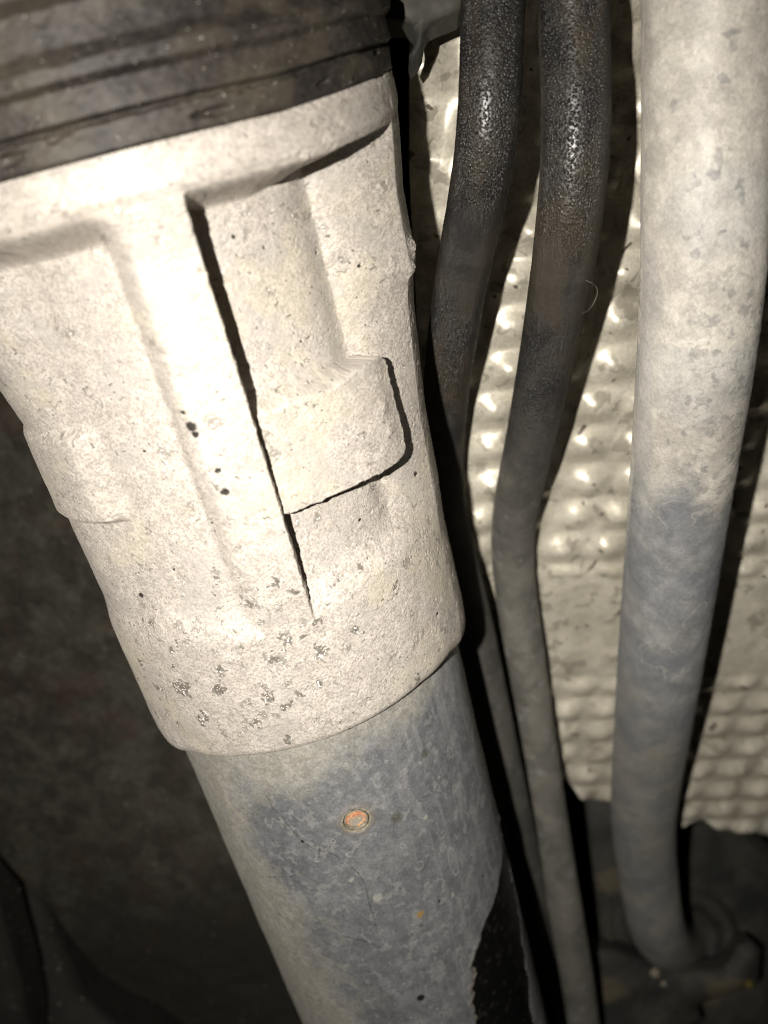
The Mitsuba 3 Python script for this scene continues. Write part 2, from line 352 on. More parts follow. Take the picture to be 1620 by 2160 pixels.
def bracket_base(p, n, uv):
    q = p * 1000.0
    mid = fbm(q.x * 0.10, q.y * 0.10, q.z * 0.10, 4)
    c = mix((0.026, 0.027, 0.025), (0.058, 0.055, 0.046), smoothstep(0.3, 0.7, mid)) * (0.7 + 0.6 * noise(q.x * 1.2, q.y * 1.2, q.z * 1.2))
    return mix(c, mi.Color3f(0.13, 0.105, 0.065), 0.6 * smoothstep(0.6, 0.72, fbm(q.x * 0.07 + 5, q.y * 0.07, q.z * 0.07, 3)))


bsdf_bump('bracket_iron', proc(bracket_base), None, 0, 0, rough=0.65, spec=0.4)
scene['plug_rust'] = {'type': 'twosided', 'bsdf': {'type': 'principled', 'roughness': 0.7, 'base_color': proc(
    lambda p, n, uv: mix(mix((0.30, 0.27, 0.22), (0.52, 0.22, 0.12), smoothstep(0.35, 0.55, fbm(p.x * 700, p.y * 700, p.z * 700, 3) + 0.18 * uv.y)), (0.62, 0.36, 0.18), smoothstep(0.62, 0.7, noise(p.x * 2600, p.y * 2600, p.z * 2600))))}}
bsdf_bump('pale_residue', proc(lambda p, n, uv: mix((0.16, 0.14, 0.10), (0.36, 0.32, 0.25), noise(p.x * 2500, p.y * 2500, p.z * 2500))), None, 0, 0, rough=0.85, spec=0.2)
bsdf_bump('yellow_paint', {'type': 'rgb', 'value': (0.13, 0.105, 0.02)}, None, 0, 0, rough=0.5, spec=0.4)
bsdf_bump('fluff', {'type': 'rgb', 'value': (0.30, 0.28, 0.24)}, None, 0, 0, rough=0.9, spec=0.1)

# ------------------------------------------------------------------ cast housing
EDGE_TH = [-180, -90, -75, -63.3, -50.5, -31.5, -14.4, -1.5, 18.6, 30.4, 54, 66, 80, 180]
EDGE_S = [79.0, 79.0, 78.3, 76.6, 75.1, 74.15, 74.3, 74.5, 74.9, 75.3, 76.8, 78.3, 80.0, 79.0]


def housing():
    th = np.concatenate([np.arange(-176, -92, 4.0), np.arange(-92, 88, 0.27), np.arange(88.5, 182, 4.0)])
    s = np.concatenate([np.arange(-4.2, 74.4, 0.135)])
    TH, S = np.meshgrid(th, s)
    P = p3(TH, S)
    wob = meshkit.fbm(P * 0.35, 3, 1) - 0.5
    wob2 = meshkit.fbm(P * 0.9 + 7, 3, 2) - 0.5
    t = TH + 1.0 * wob2                                   # edges of a sand casting are never straight
    z = S + 0.55 * wob2
    Rc = 25.9 + 0.5 * np.exp(-np.maximum(z - 0.6, 0) / 2.5) - 0.55 * np.exp(-((t + 39) / 5.0) ** 2)
    # the two fins at the sides, whose flanks face the lens
    Rw = np.interp(S, [-5, 0, 7.5, 16.3, 18.5, 21.3, 37.5, 49, 57, 80], [33.9, 33.3, 32.1, 31.9, 31.0, 30.4, 28.6, 28.2, 27.5, 27.4])
    Rl = np.interp(S, [-5, 0, 8, 18.3, 25, 40, 52, 57, 80], [33.9, 33.0, 30.5, 28.7, 27.4, 27.2, 27.0, 27.6, 27.5])
    fr = np.clip((-40 - t) / 21.0, 0, 1.15)
    fl = np.clip((t - 38) / 26.0, 0, 1.15)
    R = Rc + (Rw - Rc) * np.minimum(fr, 1) ** 0.9
    R = np.where(t > 0, Rc + (Rl - Rc) * sst(0.0, 1.0, fl) ** 0.9, R)
    # rib
    rib_r = np.interp(S, [-5, 0, 6, 30, 42, 54, 60], [34.0, 33.4, 32.1, 31.0, 29.5, 27.7, 27.0]) + 0.1 * wob
    w_rib = sst(-4.9, -3.7, t) * (1 - sst(8.2, 16.5, t))
    w_crown = 1 - 0.06 * sst(4, 11, t)
    R_rib = Rc + np.maximum(rib_r - Rc, 0) * w_rib * w_crown
    R = np.maximum(R, R_rib)
    # collar
    sh = np.interp(TH, [-90, -74, -41, -21, -5, 10, 24, 38, 54, 90], [55, 54, 50.5, 51.5, 53.5, 55, 53.5, 51.5, 53.5, 55])
    Rcol = np.interp(S, [40, 57, 69, 72.5, 80], [27.6, 27.5, 27.35, 27.1, 26.7])
    Rcollar = Rc + (Rcol - Rc) * sst(-4.5, 2.0, z - sh)
    R = smax(R, Rcollar, 0.35)
    # boss right of the rib
    u, us = t * K, -44.3 * K
    left = -2 * K
    cx, hx, cz, hz, rad = (left + us) / 2, (left - us) / 2, 31.85, 7.15, 1.9
    qx, qz = np.abs(u - cx) - hx + rad, np.abs(z - 0.016 * (u - cx) - cz) - hz + rad
    sd = np.hypot(np.maximum(qx, 0), np.maximum(qz, 0)) + np.minimum(np.maximum(qx, qz), 0) - rad
    soft = 0.42 + 2.4 * sst(-37 * K, -25 * K, u) * sst(31, 28, z)
    w_boss = 1 - sst(-soft * 0.5, soft * 0.5, sd)
    w_boss = w_boss * (t < 0)
    Rb = 28.6 + 0.10 * wob + 1.35 * sst(-4 * K, -38 * K, u) - 0.25 * sst(-38 * K, -44 * K, u)
    R = np.where(t < -2, np.maximum(R, R + (Rb - R) * w_boss), R)
    # boss at the left edge
    qz = np.abs(z - 30.2 - 0.03 * (u - 22)) - 6.6
    w_bl = (1 - sst(-0.9, 0.25, np.where(z < 30, qz * 0.7, qz + 0.2))) * sst(36 * K, 47 * K, u) * (t < 110)
    R = R + w_bl * np.clip(28.2 - R, 0, 9)
    # flange
    low = 0.75 + 0.10 * wob2 - np.interp(TH, [-80, -66, -46, -34], [2.3, 1.9, 0.7, 0.1])
    fil = np.interp(TH, [-60, -40, -30, -20, -5, 20, 60], [0.12, 0.3, 1.6, 2.4, 2.2, 3.4, 3.4])
    wf = 1 - sst(low - 0.10, low + 0.10 + fil, S)
    Rf = 33.85 - 0.45 * sst(-0.4, 0.9, S - low + 0.7) - 0.3 * sst(-3.5, -4.2, S)
    R = np.maximum(R, R + (Rf - R) * wf)
    # rounded mouth of the collar
    d = 74.4 - S
    lip = np.interp(TH, [-90, -60, -30, 20, 55, 75, 90], [5.5, 4.2, 1.6, 1.4, 2.2, 4.0, 4.5])
    k = np.clip(1 - d / lip, 0, 1)
    R = R - (1 - np.sqrt(np.maximum(1 - k * k, 0))) * np.interp(TH, [-90, -60, 0, 40, 75, 90], [1.6, 1.4, 1.2, 1.1, 1.5, 1.6])
    # cast skin, pits, lumps
    edge = np.exp(-np.maximum(d, 0) / 0.5)
    R = R + (0.16 * wob + 0.05 * wob2 + 0.035 * (meshkit.fbm(P * 2.2, 2, 5) - 0.5) + 0.05 * (meshkit.noise(P * 4.0, 9) - 0.5)) * (1 - 0.7 * edge)
    blot = meshkit.fbm(P * 0.44 + 3, 3, 11)
    R = R - 0.07 * sst(0.62, 0.68, blot) * sst(0.4, 0.6, meshkit.noise(P * 2.4, 13)) * (1 - edge)
    for (x, y, r) in DARK_SPOTS:
        R = R - 0.14 * np.exp(-((TH * K - x) ** 2 + (S - y) ** 2) / (0.6 * r * r))
    for a, b, r, h in [(-37.2, 31.2, 0.95, 0.30), (-38, 34.5, 0.5, 0.15), (12.0, 55.2, 0.9, 0.42), (10.5, 22.0, 0.9, 0.14), (-66, 14.2, 1.1, 0.6), (-63, 17.0, 0.9, 0.45), (-22.5, 1.6, 0.35, 0.35), (22, 57.5, 0.7, 0.2), (-28, 0.6, 0.4, 0.2)]:
        dd = np.hypot((TH - a) * K, S - b) / r * (1 + 0.8 * wob2)
        R = R + h * np.exp(-dd ** 2) * (0.7 + 0.8 * meshkit.noise(P * 4, 3))
    SW = S + (np.interp(TH, EDGE_TH, EDGE_S) - 74.4) * sst(55, 74.4, S) + tilt_up(TH) * sst(-0.5, -4.2, S)
    # close the mouth against the tube, and the top behind the flange
    last_r, last_s = np.full((1, R.shape[1]), 24.4), SW[-1:] + 0.05
    first_r, first_s = np.full((1, R.shape[1]), 20.0), SW[:1]
    R2 = np.vstack([first_r, R, last_r])
    S2 = np.vstack([first_s, SW, last_s])
    T2 = np.vstack([TH[:1], TH, TH[-1:]])
    v = polar(T2, S2, R2).reshape(-1, 3)
    uv = np.stack([T2 * K, S2], -1).reshape(-1, 2)
    f4 = grid_faces(*R2.shape, wrap=True)
    col = np.zeros(R2.shape, int)                          # 0 shell
    A, B = TH, S
    lab = np.zeros(R.shape, int)
    lab[(t < -41) & (z < 52)] = 4
    lab[(t > 38) & (z < 53)] = 5
    lab[z > sh - 1.5] = 6
    lab[(w_boss > 0.5) & (t < -4.0)] = 2
    lab[w_bl > 0.5] = 3
    lab[(w_rib > 0.5) & (z < sh)] = 1
    lab[(S < low + 0.25)] = 7
    col[1:-1] = lab
    col[0], col[-1] = 7, 6
    c4 = np.median(col.reshape(-1)[f4], axis=1).astype(int)
    f = tri(f4)
    c = np.concatenate([c4, c4])
    cen = v[f].mean(1) - C0
    out = ((cen - (cen @ AX)[:, None] * AX) * np.cross(v[f[:, 1]] - v[f[:, 0]], v[f[:, 2]] - v[f[:, 0]])).sum(1)
    if np.median(out) < 0:
        f = f[:, ::-1]
    split('cast_housing', v, f, uv, c, ['shell', 'rib', 'boss', 'boss_001', 'fin', 'fin_001', 'collar', 'flange'], ['cast_metal'] * 8)
    say('cast_housing', 'pale dusty cast metal housing with raised centre rib, above the grey tube', 'metal housing')
    say('cast_housing__rib', 'long bright raised rib down the middle of the casting')
    say('cast_housing__boss', 'raised rounded block right of the rib')
    say('cast_housing__boss_001', 'raised block at the left outline of the casting')
    say('cast_housing__collar', 'round collar with bare pitted spots at the lower end')


housing()


# ------------------------------------------------------------------ dark flange above the housing
def dark_flange():
    th = np.concatenate([np.arange(-176, -92, 4.0), np.arange(-92, 60, 0.5), np.arange(60, 182, 4.0)])
    s = np.arange(-34, -4.15, 0.16)
    TH, S = np.meshgrid(th, s)
    P = p3(TH, S, 34)
    w = meshkit.fbm(P * 0.4, 3, 21) - 0.5
    w2 = meshkit.fbm(P * 1.4, 3, 22) - 0.5
    z = S + 0.25 * w2
    R = np.interp(z, [-40, -20.2, -19.6, -17.6, -16.6, -13.4, -12.0, -10.8, -10.2, -7.55, -7.35, -7.05, -6.9, -4.4, -4.15],
                  [36.0, 35.9, 35.6, 35.4, 34.2, 34.3, 35.3, 35.2, 34.3, 34.5, 33.5, 33.4, 34.0, 33.95, 33.4])
    R = R + 0.45 * w + 0.12 * w2
    slot = sst(-50.5, -49.5, TH) * (1 - sst(-44, -43, TH)) * (1 - sst(-13.0, -12.4, S))
    R = R - 9 * slot
    R = R - 0.5 * sst(0.66, 0.7, meshkit.fbm(P * np.array([0.25, 0.25, 0.9]), 2, 31)) * (S < -4.8) * (S > -7)
    v = polar(TH, S + tilt_up(TH), R).reshape(-1, 3)
    uv = np.stack([TH * K, S], -1).reshape(-1, 2)
    f4 = grid_faces(*R.shape, wrap=True)
    c4 = np.digitize(S.reshape(-1)[f4].mean(1), [-16.9, -10.6, -7.2])
    f, c = tri(f4), np.concatenate([c4, c4])
    split('dark_flange', v, f, uv, c, ['band', 'band_001', 'band_002', 'band_003'], ['grimy_iron'] * 4)
    say('dark_flange', 'grimy dark brown stepped iron flange above the pale housing', 'flange')


dark_flange()


# ------------------------------------------------------------------ grey tube
def tube():
    th = np.concatenate([np.arange(-176, -92, 4.0), np.arange(-92, 86, 0.36), np.arange(87, 182, 4.0)])
    s = np.arange(70, 205, 0.28)
    TH, S = np.meshgrid(th, s)
    P = p3(TH, S, 25)
    w = meshkit.fbm(P * 0.12, 3, 41) - 0.5
    w2 = meshkit.fbm(P * 0.7, 3, 42) - 0.5
    R = 25.0 + 0.30 * w + 0.04 * w2
    # where the coat has flaked off, low at the right
    right_of = np.interp(S, [118, 123.5, 125.5, 127.5, 129, 134, 141, 148, 205], [-86, -72, -55, -44.0, -33, -25.0, -21.5, -17, -12])
    left_of = np.interp(S, [118, 125, 131, 141, 150, 167, 205], [-90, -84, -78, -71, -62, -52, -45])
    jag = 1.3 * w2 + 6.0 * (meshkit.fbm(P * 0.33, 3, 43) - 0.5)
    inside = np.minimum((right_of - TH - jag) * K, (TH - left_of + 1.5 * jag) * K)
    inside = np.where(S < 119, -5, inside)
    m = sst(-0.2, 0.25, inside)
    R = R - 0.25 * m + 0.22 * np.exp(-((inside + 0.55) / 0.55) ** 2) * (-0.3 + 1.4 * meshkit.noise(P * 0.7, 44)) * (right_of - TH - jag < left_of * 0 + 3)
    for (x, y, r) in TUBE_SPOTS:
        R = R - 0.12 * np.exp(-((TH * K - x) ** 2 + (S - y) ** 2) / (0.7 * r * r))
    # seat of the little plug
    d = np.hypot((TH - 2.8) * K * 25 / 27, S - 91.85)
    R = R - 1.1 * (1 - sst(1.75, 2.15, d)) + 0.12 * np.exp(-((d - 2.5) / 0.35) ** 2)
    R = R + 0.03 * (meshkit.fbm(P * 2.0, 2, 46) - 0.5)
    v = polar(TH, S, R).reshape(-1, 3)
    uv = np.stack([TH * K, S], -1).reshape(-1, 2)
    f4 = grid_faces(*R.shape, wrap=True)
    ins = inside.reshape(-1)[f4].mean(1)
    rim = ((right_of - TH - jag) * K).reshape(-1)[f4].mean(1)
    nz = meshkit.noise(P * 0.5, 47).reshape(-1)[f4].mean(1)
    c4 = np.where(ins > 0, 1, np.where((ins > -0.25 - 1.0 * nz) & (rim < 0.2), 2, 0))
    f, c = tri(f4), np.concatenate([c4, c4])
    split('grey_tube', v, f, uv, c, ['shell', 'bare_patch', 'flake_edge'], ['tube_coat', 'tube_bare', 'flake_edge'])
    say('grey_tube', 'thick dusty blue grey tube with a small rusty plug, coming out of the pale collar', 'tube')
    say('grey_tube__bare_patch', 'shiny black patch where the grey coat has flaked off')
    say('grey_tube__flake_edge', 'pale brown ragged edge of the coat')
    # plug: two thin washers of residue and a rusty head, set in the seat
    o = polar(np.array(2.8), np.array(91.85), np.array(25.0))
    nrm = (polar(np.array(2.8), np.array(91.85), np.array(26.0)) - o) * 1000
    ex = np.cross(nrm, AX)
    ex /= np.linalg.norm(ex)
    M = np.eye(4)
    M[:3, 0], M[:3, 1], M[:3, 2], M[:3, 3] = ex, np.cross(nrm, ex), nrm, o

    def lathe(prof, seed, amp):
        pr = np.array(prof, float)
        a = np.linspace(0, 2 * np.pi, 73)[:-1]
        X = pr[:, 0][:, None] * np.cos(a)
        Y = pr[:, 0][:, None] * np.sin(a)
        Z = np.repeat(pr[:, 1][:, None], 72, 1)
        q = np.stack([X, Y, Z], -1)
        nn = meshkit.fbm(q * 1.6 + seed, 3, seed) - 0.5
        q = q * (1 + amp * nn[..., None] * np.array([1, 1, 0])) + amp * nn[..., None] * np.array([0, 0, 1.2])
        vv = q.reshape(-1, 3) * 1e-3 @ M[:3, :3].T + M[:3, 3]
        return vv, tri(grid_faces(len(pr), 72, wrap=True)), np.stack([X, Y], -1).reshape(-1, 2)

    for key, prof, b, seed, amp in [('plug', [(0.0, -0.60), (0.5, -0.58), (1.0, -0.56), (1.4, -0.52), (1.66, -0.45), (1.75, -0.9)], 'plug_rust', 3, 0.16),
                                    ('plug__rim', [(1.60, -0.9), (1.64, -0.12), (1.74, -0.04), (1.86, -0.12), (1.90, -0.6)], 'pale_residue', 5, 0.10),
                                    ('plug__rim_001', [(2.02, -0.6), (2.06, 0.02), (2.2, 0.10), (2.38, 0.04), (2.48, -0.2)], 'pale_residue', 6, 0.10)]:
        vv, ff, uu = lathe(prof, seed, amp)
        scene['grey_tube__' + key] = shape(vv, ff, normals_of(vv, ff), uu, b)
    say('grey_tube__plug', 'small round rusty orange plug with a pale rim')


tube()


# ------------------------------------------------------------------ hoses and pipe
def sweep(ctrl, radius_mm, n=520, sides=72, seed=1, bump=0.0, v0=0.0):
    """ctrl: (px, py, depth) of the centre line. Returns vertices, faces and uv in mm (around, along)."""
    pts = np.array([at(*c) for c in ctrl])
    k = np.concatenate([[0], np.cumsum(np.linalg.norm(np.diff(pts, axis=0), axis=1))])
    cs = CubicSpline(k, pts)
    t = np.linspace(0, k[-1], n)
    p, d = cs(t), cs(t, 1)
    d /= np.linalg.norm(d, axis=1, keepdims=True)
    up = np.array([0, -1.0, 0])
    a = np.cross(d, up)
    a /= np.linalg.norm(a, axis=1, keepdims=True)
    b = np.cross(a, d)
    ang = np.linspace(0, 2 * np.pi, sides, endpoint=False)
    r = (np.interp(t / k[-1], np.linspace(0, 1, len(radius_mm)), radius_mm) if np.ndim(radius_mm) else np.full(n, radius_mm)) * 1e-3
    ring = np.cos(ang)[None, :, None] * a[:, None] + np.sin(ang)[None, :, None] * b[:, None]
    q = p[:, None] + r[:, None, None] * ring
    if bump:
        w = meshkit.fbm(q * 1000 * 0.35, 3, seed) - 0.5
        w2 = meshkit.fbm(q * 1000 * 2.0, 2, seed + 1) - 0.5
        q = q + (bump * 1e-3 * (0.6 * w + 0.5 * w2))[..., None] * ring
    uv = np.stack([np.broadcast_to((ang - np.pi) * np.mean(r) * 1000, (n, sides)), np.broadcast_to((t * 1000 - v0)[:, None], (n, sides))], -1)
    v = q.reshape(-1, 3)
    f = tri(grid_faces(n, sides, wrap=True))
    cen = v[f].mean(1) - np.repeat(p, sides, 0)[f[:, 0]]
    if np.median((cen * np.cross(v[f[:, 1]] - v[f[:, 0]], v[f[:, 2]] - v[f[:, 0]])).sum(1)) < 0:
        f = f[:, ::-1]
    return v, f, uv.reshape(-1, 2)


def hose(key, bsdf, *args, **kw):
    v, f, uv = sweep(*args, **kw)
    scene[key] = shape(v, f, normals_of(v, f), uv, bsdf)


hose('rubber_hose', 'hose_rubber', [(1060, -900, 0.084), (1045, -160, 0.099), (1040, 0, 0.1014), (1025, 300, 0.106), (990, 500, 0.1175), (953, 720, 0.132), (936, 900, 0.149), (940, 1060, 0.160), (985, 1260, 0.166), (1028, 1450, 0.176), (1078, 1680, 0.192), (1125, 1900, 0.215), (1165, 2250, 0.25)],
     3.95, n=760, seed=51, bump=0.16, v0=29.2)
say('rubber_hose', 'shiny black gritty hose right beside the housing, bending away behind the grey tube', 'hose')
hose('rubber_hose_001', 'hose_rubber_dusty', [(1200, -900, 0.083), (1208, -160, 0.0980), (1210, 0, 0.1011), (1214, 300, 0.1051), (1196, 500, 0.1114), (1160, 720, 0.1264), (1115, 950, 0.1446), (1082, 1170, 0.1683), (1100, 1330, 0.1785), (1128, 1520, 0.1920), (1165, 1760, 0.2038), (1200, 1960, 0.2149), (1240, 2250, 0.2331)],
     4.35, n=760, seed=61, bump=0.16, v0=29.0)
say('rubber_hose_001', 'dark hose turning dusty grey brown lower down, between the black hose and the pale pipe', 'hose')
hose('metal_pipe', 'pipe_metal', [(1502, -900, 0.0800), (1499, -200, 0.0945), (1498, 0, 0.0985), (1492, 300, 0.1030), (1480, 600, 0.1098), (1462, 800, 0.1177), (1438, 1010, 0.1304), (1416, 1200, 0.1430), (1392, 1400, 0.1596), (1368, 1600, 0.1880), (1358, 1700, 0.2038), (1367, 1850, 0.2259), (1383, 1945, 0.2370), (1405, 1985, 0.2512), (1435, 1995, 0.2726), (1470, 1990, 0.2963)],
     7.9, n=760, sides=96, seed=71, bump=0.22, v0=26.5)
say('metal_pipe', 'thick pale dusty pipe at the right, running down into the dark bracket', 'pipe')


# ------------------------------------------------------------------ embossed heat shield
def shield():
    def depth(px, py):
        inv = 6.18 - 0.00235 * (py - 1000)
        return 1 / inv
    o = at(1300, 1000, depth(1300, 1000))
    ex = at(1400, 1000, depth(1400, 1000)) - at(1200, 1000, depth(1200, 1000))
    ex /= np.linalg.norm(ex)
    ez = at(1300, 1100, depth(1300, 1100)) - at(1300, 900, depth(1300, 900))
    ez -= (ez @ ex) * ex
    ez /= np.linalg.norm(ez)
    nn = np.cross(ex, ez)
    if nn[1] > 0:
        nn = -nn
    # plane coordinates (mm) of a photograph point
    def plane(px, py):
        d = at(px, py, 1.0)
        t = (o @ nn) / (d @ nn)
        q = t * d - o
        return q @ ex * 1000, q @ ez * 1000
    y0 = plane(1300, -250)[1]
    y1 = plane(1300, 1700)[1]
    rows = int((y1 - y0 + 6) / 0.3)
    V = np.linspace(0, 1, rows)
    # lower edge: wavy, cut through the dimples
    ex_pts = [(850, 1560), (1195, 1648), (1230, 1682), (1310, 1705), (1400, 1720), (1440, 1742), (1480, 1729), (1520, 1746), (1550, 1752), (1572, 1744), (1600, 1758), (1640, 1768), (1720, 1790), (1790, 1800)]
    eq = np.array([plane(*q) for q in ex_pts])
    left = np.array([plane(*q) for q in [(862, -250), (862, 350), (880, 700), (905, 1000), (960, 1400), (1010, 1800), (1060, 2100)]])
    right = np.array([plane(*q) for q in [(1760, -250), (1760, 500), (1760, 1000), (1760, 1800), (1760, 2100)]])
    cols = np.linspace(0, 1, 260)[None, :]
    X = 0 * V[:, None] + cols * 0
    yb = 0
    for _ in range(6):
        Y = y0 + V[:, None] * ((np.interp(X, eq[:, 0], eq[:, 1]) if _ else 0 * X + y1) - y0)
        xl = np.interp(Y, left[:, 1], left[:, 0])
        X = xl + cols * (np.interp(Y, right[:, 1], right[:, 0]) - xl)
    yb = np.interp(X, eq[:, 0], eq[:, 1])
    q3 = np.stack([X, Y, 0 * X], -1)
    w = meshkit.fbm(q3 * 0.05, 3, 81) - 0.5
    # rows of embossed pillows
    PX, PY = 9.4, 8.2
    sx, sy = plane(1262, 1085)
    gx = X - sx + 1.5 * w + 0.06 * (Y - sy)
    gy = Y - sy + 1.5 * w + 0.05 * (X - sx)
    row = np.round(gy / PY)
    fx = (gx / PX + 0.12 * np.sin(row * 1.9)) % 1.0 - 0.5
    fy = gy / PY - row
    rnd = meshkit.noise(np.stack([np.floor(gx / PX + 0.5 * (row % 2) + 0.0) + 0.5, row + 0.5, 0 * row + 0.5], -1), 82)
    pil = (0.5 + 0.5 * np.cos(2 * np.pi * fx)) * (0.5 + 0.5 * np.cos(2 * np.pi * fy))
    pil = pil ** 0.8 + 0.22 * (0.5 + 0.5 * np.cos(2 * np.pi * fy))
    band_a, band_b = plane(1250, 1205)[1], plane(1250, 1425)[1]
    inband = sst(band_a - 2, band_a + 2, Y) * (1 - sst(band_b - 2, band_b + 2, Y))
    H = (1.65 * pil * (0.75 + 0.5 * rnd)) * (1 - inband) + 1.6 * w + 0.5 * (meshkit.fbm(q3 * 0.18, 3, 83) - 0.5) + 0.5 * inband
    H = H + 0.25 * np.exp(-(fy * PY / 1.0) ** 2) * 0
    fold = np.maximum(0, Y - yb + 3.0)
    H = H - 0.05 * fold ** 2
    P = o + (X * 1e-3)[..., None] * ex + (Y * 1e-3)[..., None] * ez + (H * 1e-3)[..., None] * nn
    front = P.reshape(-1, 3)
    f = tri(grid_faces(*X.shape))
    fn = np.cross(front[f[:, 1]] - front[f[:, 0]], front[f[:, 2]] - front[f[:, 0]])
    if np.median(fn @ nn) < 0:
        f = f[:, ::-1]
    back = front - nn * 0.0006
    nb = len(front)
    R_, C_ = X.shape
    loop = np.concatenate([np.arange(C_), np.arange(1, R_) * C_ + C_ - 1, (R_ - 1) * C_ + np.arange(C_ - 2, -1, -1), np.arange(R_ - 2, 0, -1) * C_])
    nx = np.roll(loop, -1)
    side = np.vstack([np.stack([loop, nx, nx + nb], 1), np.stack([loop, nx + nb, loop + nb], 1)])
    v = np.vstack([front, back])
    uv = np.stack([X, Y], -1).reshape(-1, 2)
    uv = np.vstack([uv, uv])
    cut = (sst(0, 1, (Y - (band_a + band_b) / 2 + 0.5)) > 0.5).reshape(-1)[f].mean(1)
    b1 = (Y.reshape(-1)[f].mean(1) < band_a)
    b2 = (Y.reshape(-1)[f].mean(1) > band_b)
    cf = np.where(b1, 0, np.where(b2, 2, 1))
    fall = np.vstack([f, f[:, ::-1] + nb, side])
    call = np.concatenate([cf, cf, np.where(Y.reshape(-1)[side[:, 0] % nb] < band_a, 0, np.where(Y.reshape(-1)[side[:, 0] % nb] > band_b, 2, 1))])
    split('heat_shield', v, fall, uv, call, ['dimpled_panel', 'plain_band', 'dimpled_panel_001'], ['shield_metal'] * 3)
    say('heat_shield', 'dusty pale embossed metal heat shield sheet behind the hoses', 'heat shield')
    say('heat_shield__plain_band', 'smooth strip without dimples')


shield()


# ------------------------------------------------------------------ dark panel behind the tube, and the black casting at its foot
def panel():
    gy = np.linspace(620, 2420, 360)
    PX = -330 + np.linspace(0, 1, 300)[None, :] * (np.interp(gy, [620, 1560, 2420], [330, 700, 1010])[:, None] + 330)
    PY = np.broadcast_to(gy[:, None], PX.shape)
    inv = 1 / 0.205 - (PY - 900) * 0.00085 + 0.0001 * PX
    D = 1 / inv
    P = np.stack([(PX - 810) / FOCAL * D, D, (1080 - PY) / FOCAL * D], -1)
    q = P * 1000
    nn = normals_of(P.reshape(-1, 3), tri(grid_faces(*PX.shape))).mean(0)
    nn /= np.linalg.norm(nn)
    if nn[1] > 0:
        nn = -nn
    w = meshkit.fbm(q * 0.035, 4, 91) - 0.5
    w2 = meshkit.fbm(q * 0.2, 3, 92) - 0.5
    rough = 1 - sst(1500, 1800, PY + 0.5 * PX)
    h = 7 * w * (0.35 + 0.65 * rough) + 1.6 * w2 * rough
    P = P + (h * 1e-3)[..., None] * nn
    v = P.reshape(-1, 3)
    f = tri(grid_faces(*PX.shape))
    n = normals_of(v, f)
    if np.median(n[:, 1]) > 0:
        f, n = f[:, ::-1], -n
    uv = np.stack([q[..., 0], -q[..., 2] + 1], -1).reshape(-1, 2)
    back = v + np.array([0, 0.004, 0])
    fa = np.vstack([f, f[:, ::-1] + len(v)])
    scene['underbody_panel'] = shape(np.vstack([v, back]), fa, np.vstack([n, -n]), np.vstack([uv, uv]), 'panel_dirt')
    say('underbody_panel', 'dark dirty brown lumpy panel behind the housing and tube at the left', 'panel')


panel()


def lump(key, outline, depth, thick, bulge, bsdf, seed, tilt=0.0, cell=0.0028):
    """A casting with a rounded face: outline (px, py) at a depth, given real thickness and a domed front."""
    from shapely.geometry import Polygon, Point
    from shapely import contains_xy
    pts = np.array([at(x, y, depth) for x, y in outline])
    P2 = Polygon(pts[:, [0, 2]]).buffer(0.002).buffer(-0.002)
    m = trimesh.creation.extrude_polygon(P2, thick, engine='earcut')
    m = m.subdivide_to_size(cell, max_iter=14)
    v = np.array(m.vertices)
    from shapely import points as sp, distance
    dist = distance(P2.exterior, sp(v[:, :2]))
    top = v[:, 2] > thick / 2
    rise = bulge * np.sqrt(np.clip(1 - (1 - np.clip(dist / (bulge * 2.2), 0, 1)) ** 2, 0, 1))
    w = meshkit.fbm(np.column_stack([v[:, 0], v[:, 1], v[:, 2]]) * 120, 3, seed) - 0.5
    y = depth + thick - v[:, 2] - np.where(top, rise - 0.0015 * w, 0)
    y = y + tilt * (v[:, 1] - pts[:, 2].max())
    m2 = trimesh.Trimesh(np.column_stack([v[:, 0], y, v[:, 1]]), m.faces[:, ::-1], process=False)
    if m2.volume < 0:
        m2.invert()
    solid(key, m2, bsdf, smooth=45)


lump('engine_casting', [(-260, 1700), (-60, 1740), (50, 1800), (115, 1885), (160, 1985), (205, 2062), (270, 2112), (320, 2135), (380, 2200), (430, 2320), (-260, 2330)], 0.253, 0.02, 0.005, 'black_cast', 95, tilt=0.16)
say('engine_casting', 'black speckled rounded casting in the lower left corner', 'casting')
lump('engine_casting_001', [(-300, 1800), (-60, 1830), (0, 1905), (22, 1985), (46, 2070), (60, 2160), (62, 2300), (-300, 2320)], 0.224, 0.012, 0.003, 'black_cast', 96)
say('engine_casting_001', 'black casting lobe cut by the left edge at the bottom corner', 'casting')

# ------------------------------------------------------------------ bracket between flange and hoses at the top
lump('hook_bracket', [(690, -160), (1000, -160), (985, 0), (968, 26), (940, 36), (905, 52), (897, 70), (893, 98), (884, 118), (868, 133), (863, 118), (876, 92), (880, 62), (868, 44), (820, 42), (730, 40)], 0.1085, 0.004, 0.0012, 'bracket_iron', 97, cell=0.0006)
say('hook_bracket', 'dark grey bracket with small hook, between the flange and the black hose', 'bracket')


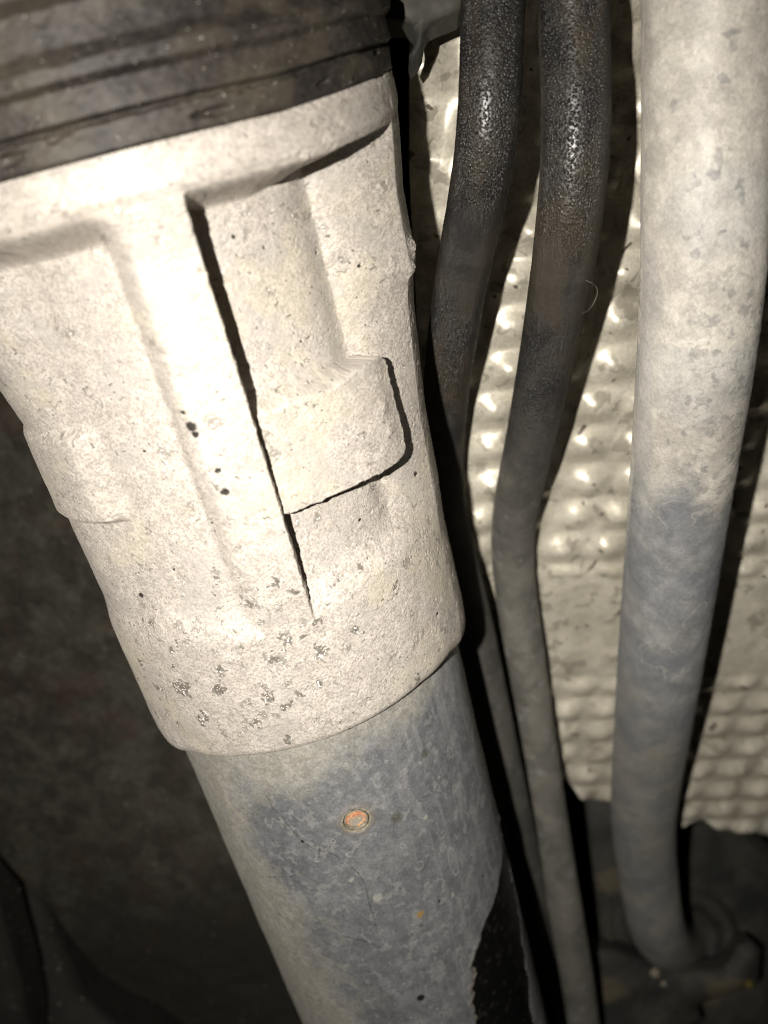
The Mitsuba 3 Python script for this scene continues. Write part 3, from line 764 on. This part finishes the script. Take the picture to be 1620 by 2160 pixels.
# ------------------------------------------------------------------ dark mount at the lower right
def mount():
    c = at(1452, 1985, 0.2725)
    d = np.array([0.10, -1.0, 0.10])
    d /= np.linalg.norm(d)
    ex = np.cross(d, [0, 0, 1.0])
    ex /= np.linalg.norm(ex)
    ey = np.cross(ex, d)

    def lathe(prof, key, sides=120, seed=0):
        pr = np.array(prof) * 0.79e-3
        a = np.linspace(0, 2 * np.pi, sides, endpoint=False)
        q = c + pr[:, 0][:, None, None] * (np.cos(a)[None, :, None] * ex + np.sin(a)[None, :, None] * ey) + pr[:, 1][:, None, None] * d
        w = meshkit.fbm(q * 200, 3, seed) - 0.5
        q = q + (w * 0.0012)[..., None] * d
        vv = q.reshape(-1, 3)
        ff = tri(grid_faces(len(pr), sides, wrap=True))
        n = normals_of(vv, ff)
        if (n @ d).mean() < 0:
            ff, n = ff[:, ::-1], -n
        scene[key] = shape(vv, ff, n, np.zeros((len(vv), 2)) + vv[:, [0, 2]] * 1000, 'bracket_iron')

    dense = lambda pts: np.array([(np.interp(t, np.arange(len(pts)), [p[0] for p in pts]), np.interp(t, np.arange(len(pts)), [p[1] for p in pts])) for t in np.linspace(0, len(pts) - 1, 4 * len(pts))])
    lathe(dense([(22, 1), (30, 1.5), (40, 1), (48, -1), (54, -5), (56, -12)]), 'pipe_mount__dish', seed=101)
    lathe(dense([(13, 0), (14, 3), (16.5, 4.6), (19, 4), (21, 2), (23, 0.5)]), 'pipe_mount__ring', seed=102)
    lathe(dense([(0, -4), (6, -3.5), (10, -3), (12.6, -1.5), (13.4, 0)]), 'pipe_mount__cup', seed=103)
    lump('pipe_mount__plate', [(1238, 1995), (1300, 2000), (1370, 2030), (1440, 2045), (1530, 2040), (1560, 1990), (1585, 1985), (1605, 2000), (1600, 2072), (1540, 2095), (1470, 2118), (1480, 2150), (1440, 2190), (1350, 2260), (1270, 2260), (1250, 2080)], 0.249, 0.005, 0.003, 'bracket_iron', 104)
    lump('pipe_mount__arm', [(1228, 1660), (1320, 1680), (1335, 1760), (1330, 1860), (1350, 2010), (1245, 2005), (1236, 1850)], 0.262, 0.005, 0.003, 'bracket_iron', 105)
    for i, x in enumerate((1262, 1284, 1306)):
        lump('pipe_mount__arm__groove_rib' + ('' if i == 0 else f'_{i:03d}'), [(x - 6, 1865), (x + 6, 1865), (x + 14, 1985), (x + 2, 1985)], 0.2595, 0.003, 0.0012, 'bracket_iron', 106 + i)
    dot = trimesh.creation.icosphere(2, 0.0013)
    dot.vertices = meshkit.fbm(dot.vertices * 900, 2, 3)[:, None] * 0.9 * dot.vertices + dot.vertices * 0.4
    dot.apply_translation(at(1581, 2077, 0.2460))
    solid('pipe_mount__paint_dab', dot, 'yellow_paint', smooth=True)
    say('pipe_mount__paint_dab', 'small dab of yellow paint')
    for i, (x, y, rr) in enumerate([(1383, 2054, 0.0015), (1400, 2076, 0.0009), (1288, 1985, 0.0009)]):
        g = trimesh.creation.icosphere(2, rr)
        g.vertices = (0.5 + meshkit.fbm(g.vertices * 500 + i, 2, 3))[:, None] * g.vertices * np.array([1, 0.6, 1])
        g.apply_translation(at(x, y, 0.2463 if i < 2 else 0.257))
        solid('pipe_mount__dirt_clump' + ('' if i == 0 else f'_{i:03d}'), g, 'pale_residue', smooth=True)
    say('pipe_mount', 'dark round mount and plate at the lower right that the pale pipe runs into', 'mount')


mount()


# a loose fibre caught on the dusty hose
def fibre(key, ctrl, label):
    v, f, uv = sweep(ctrl, 0.020, n=60, sides=6)
    scene[key] = shape(v, f, normals_of(v, f), uv, 'fluff')
    say(key, label, 'fibre')


fibre('loose_fibre', [(1222, 585, 0.1135), (1246, 596, 0.1120), (1260, 612, 0.1115), (1254, 636, 0.1118), (1240, 655, 0.1140), (1228, 662, 0.1165)], 'thin pale fibre sticking out in a loop from the dusty hose')
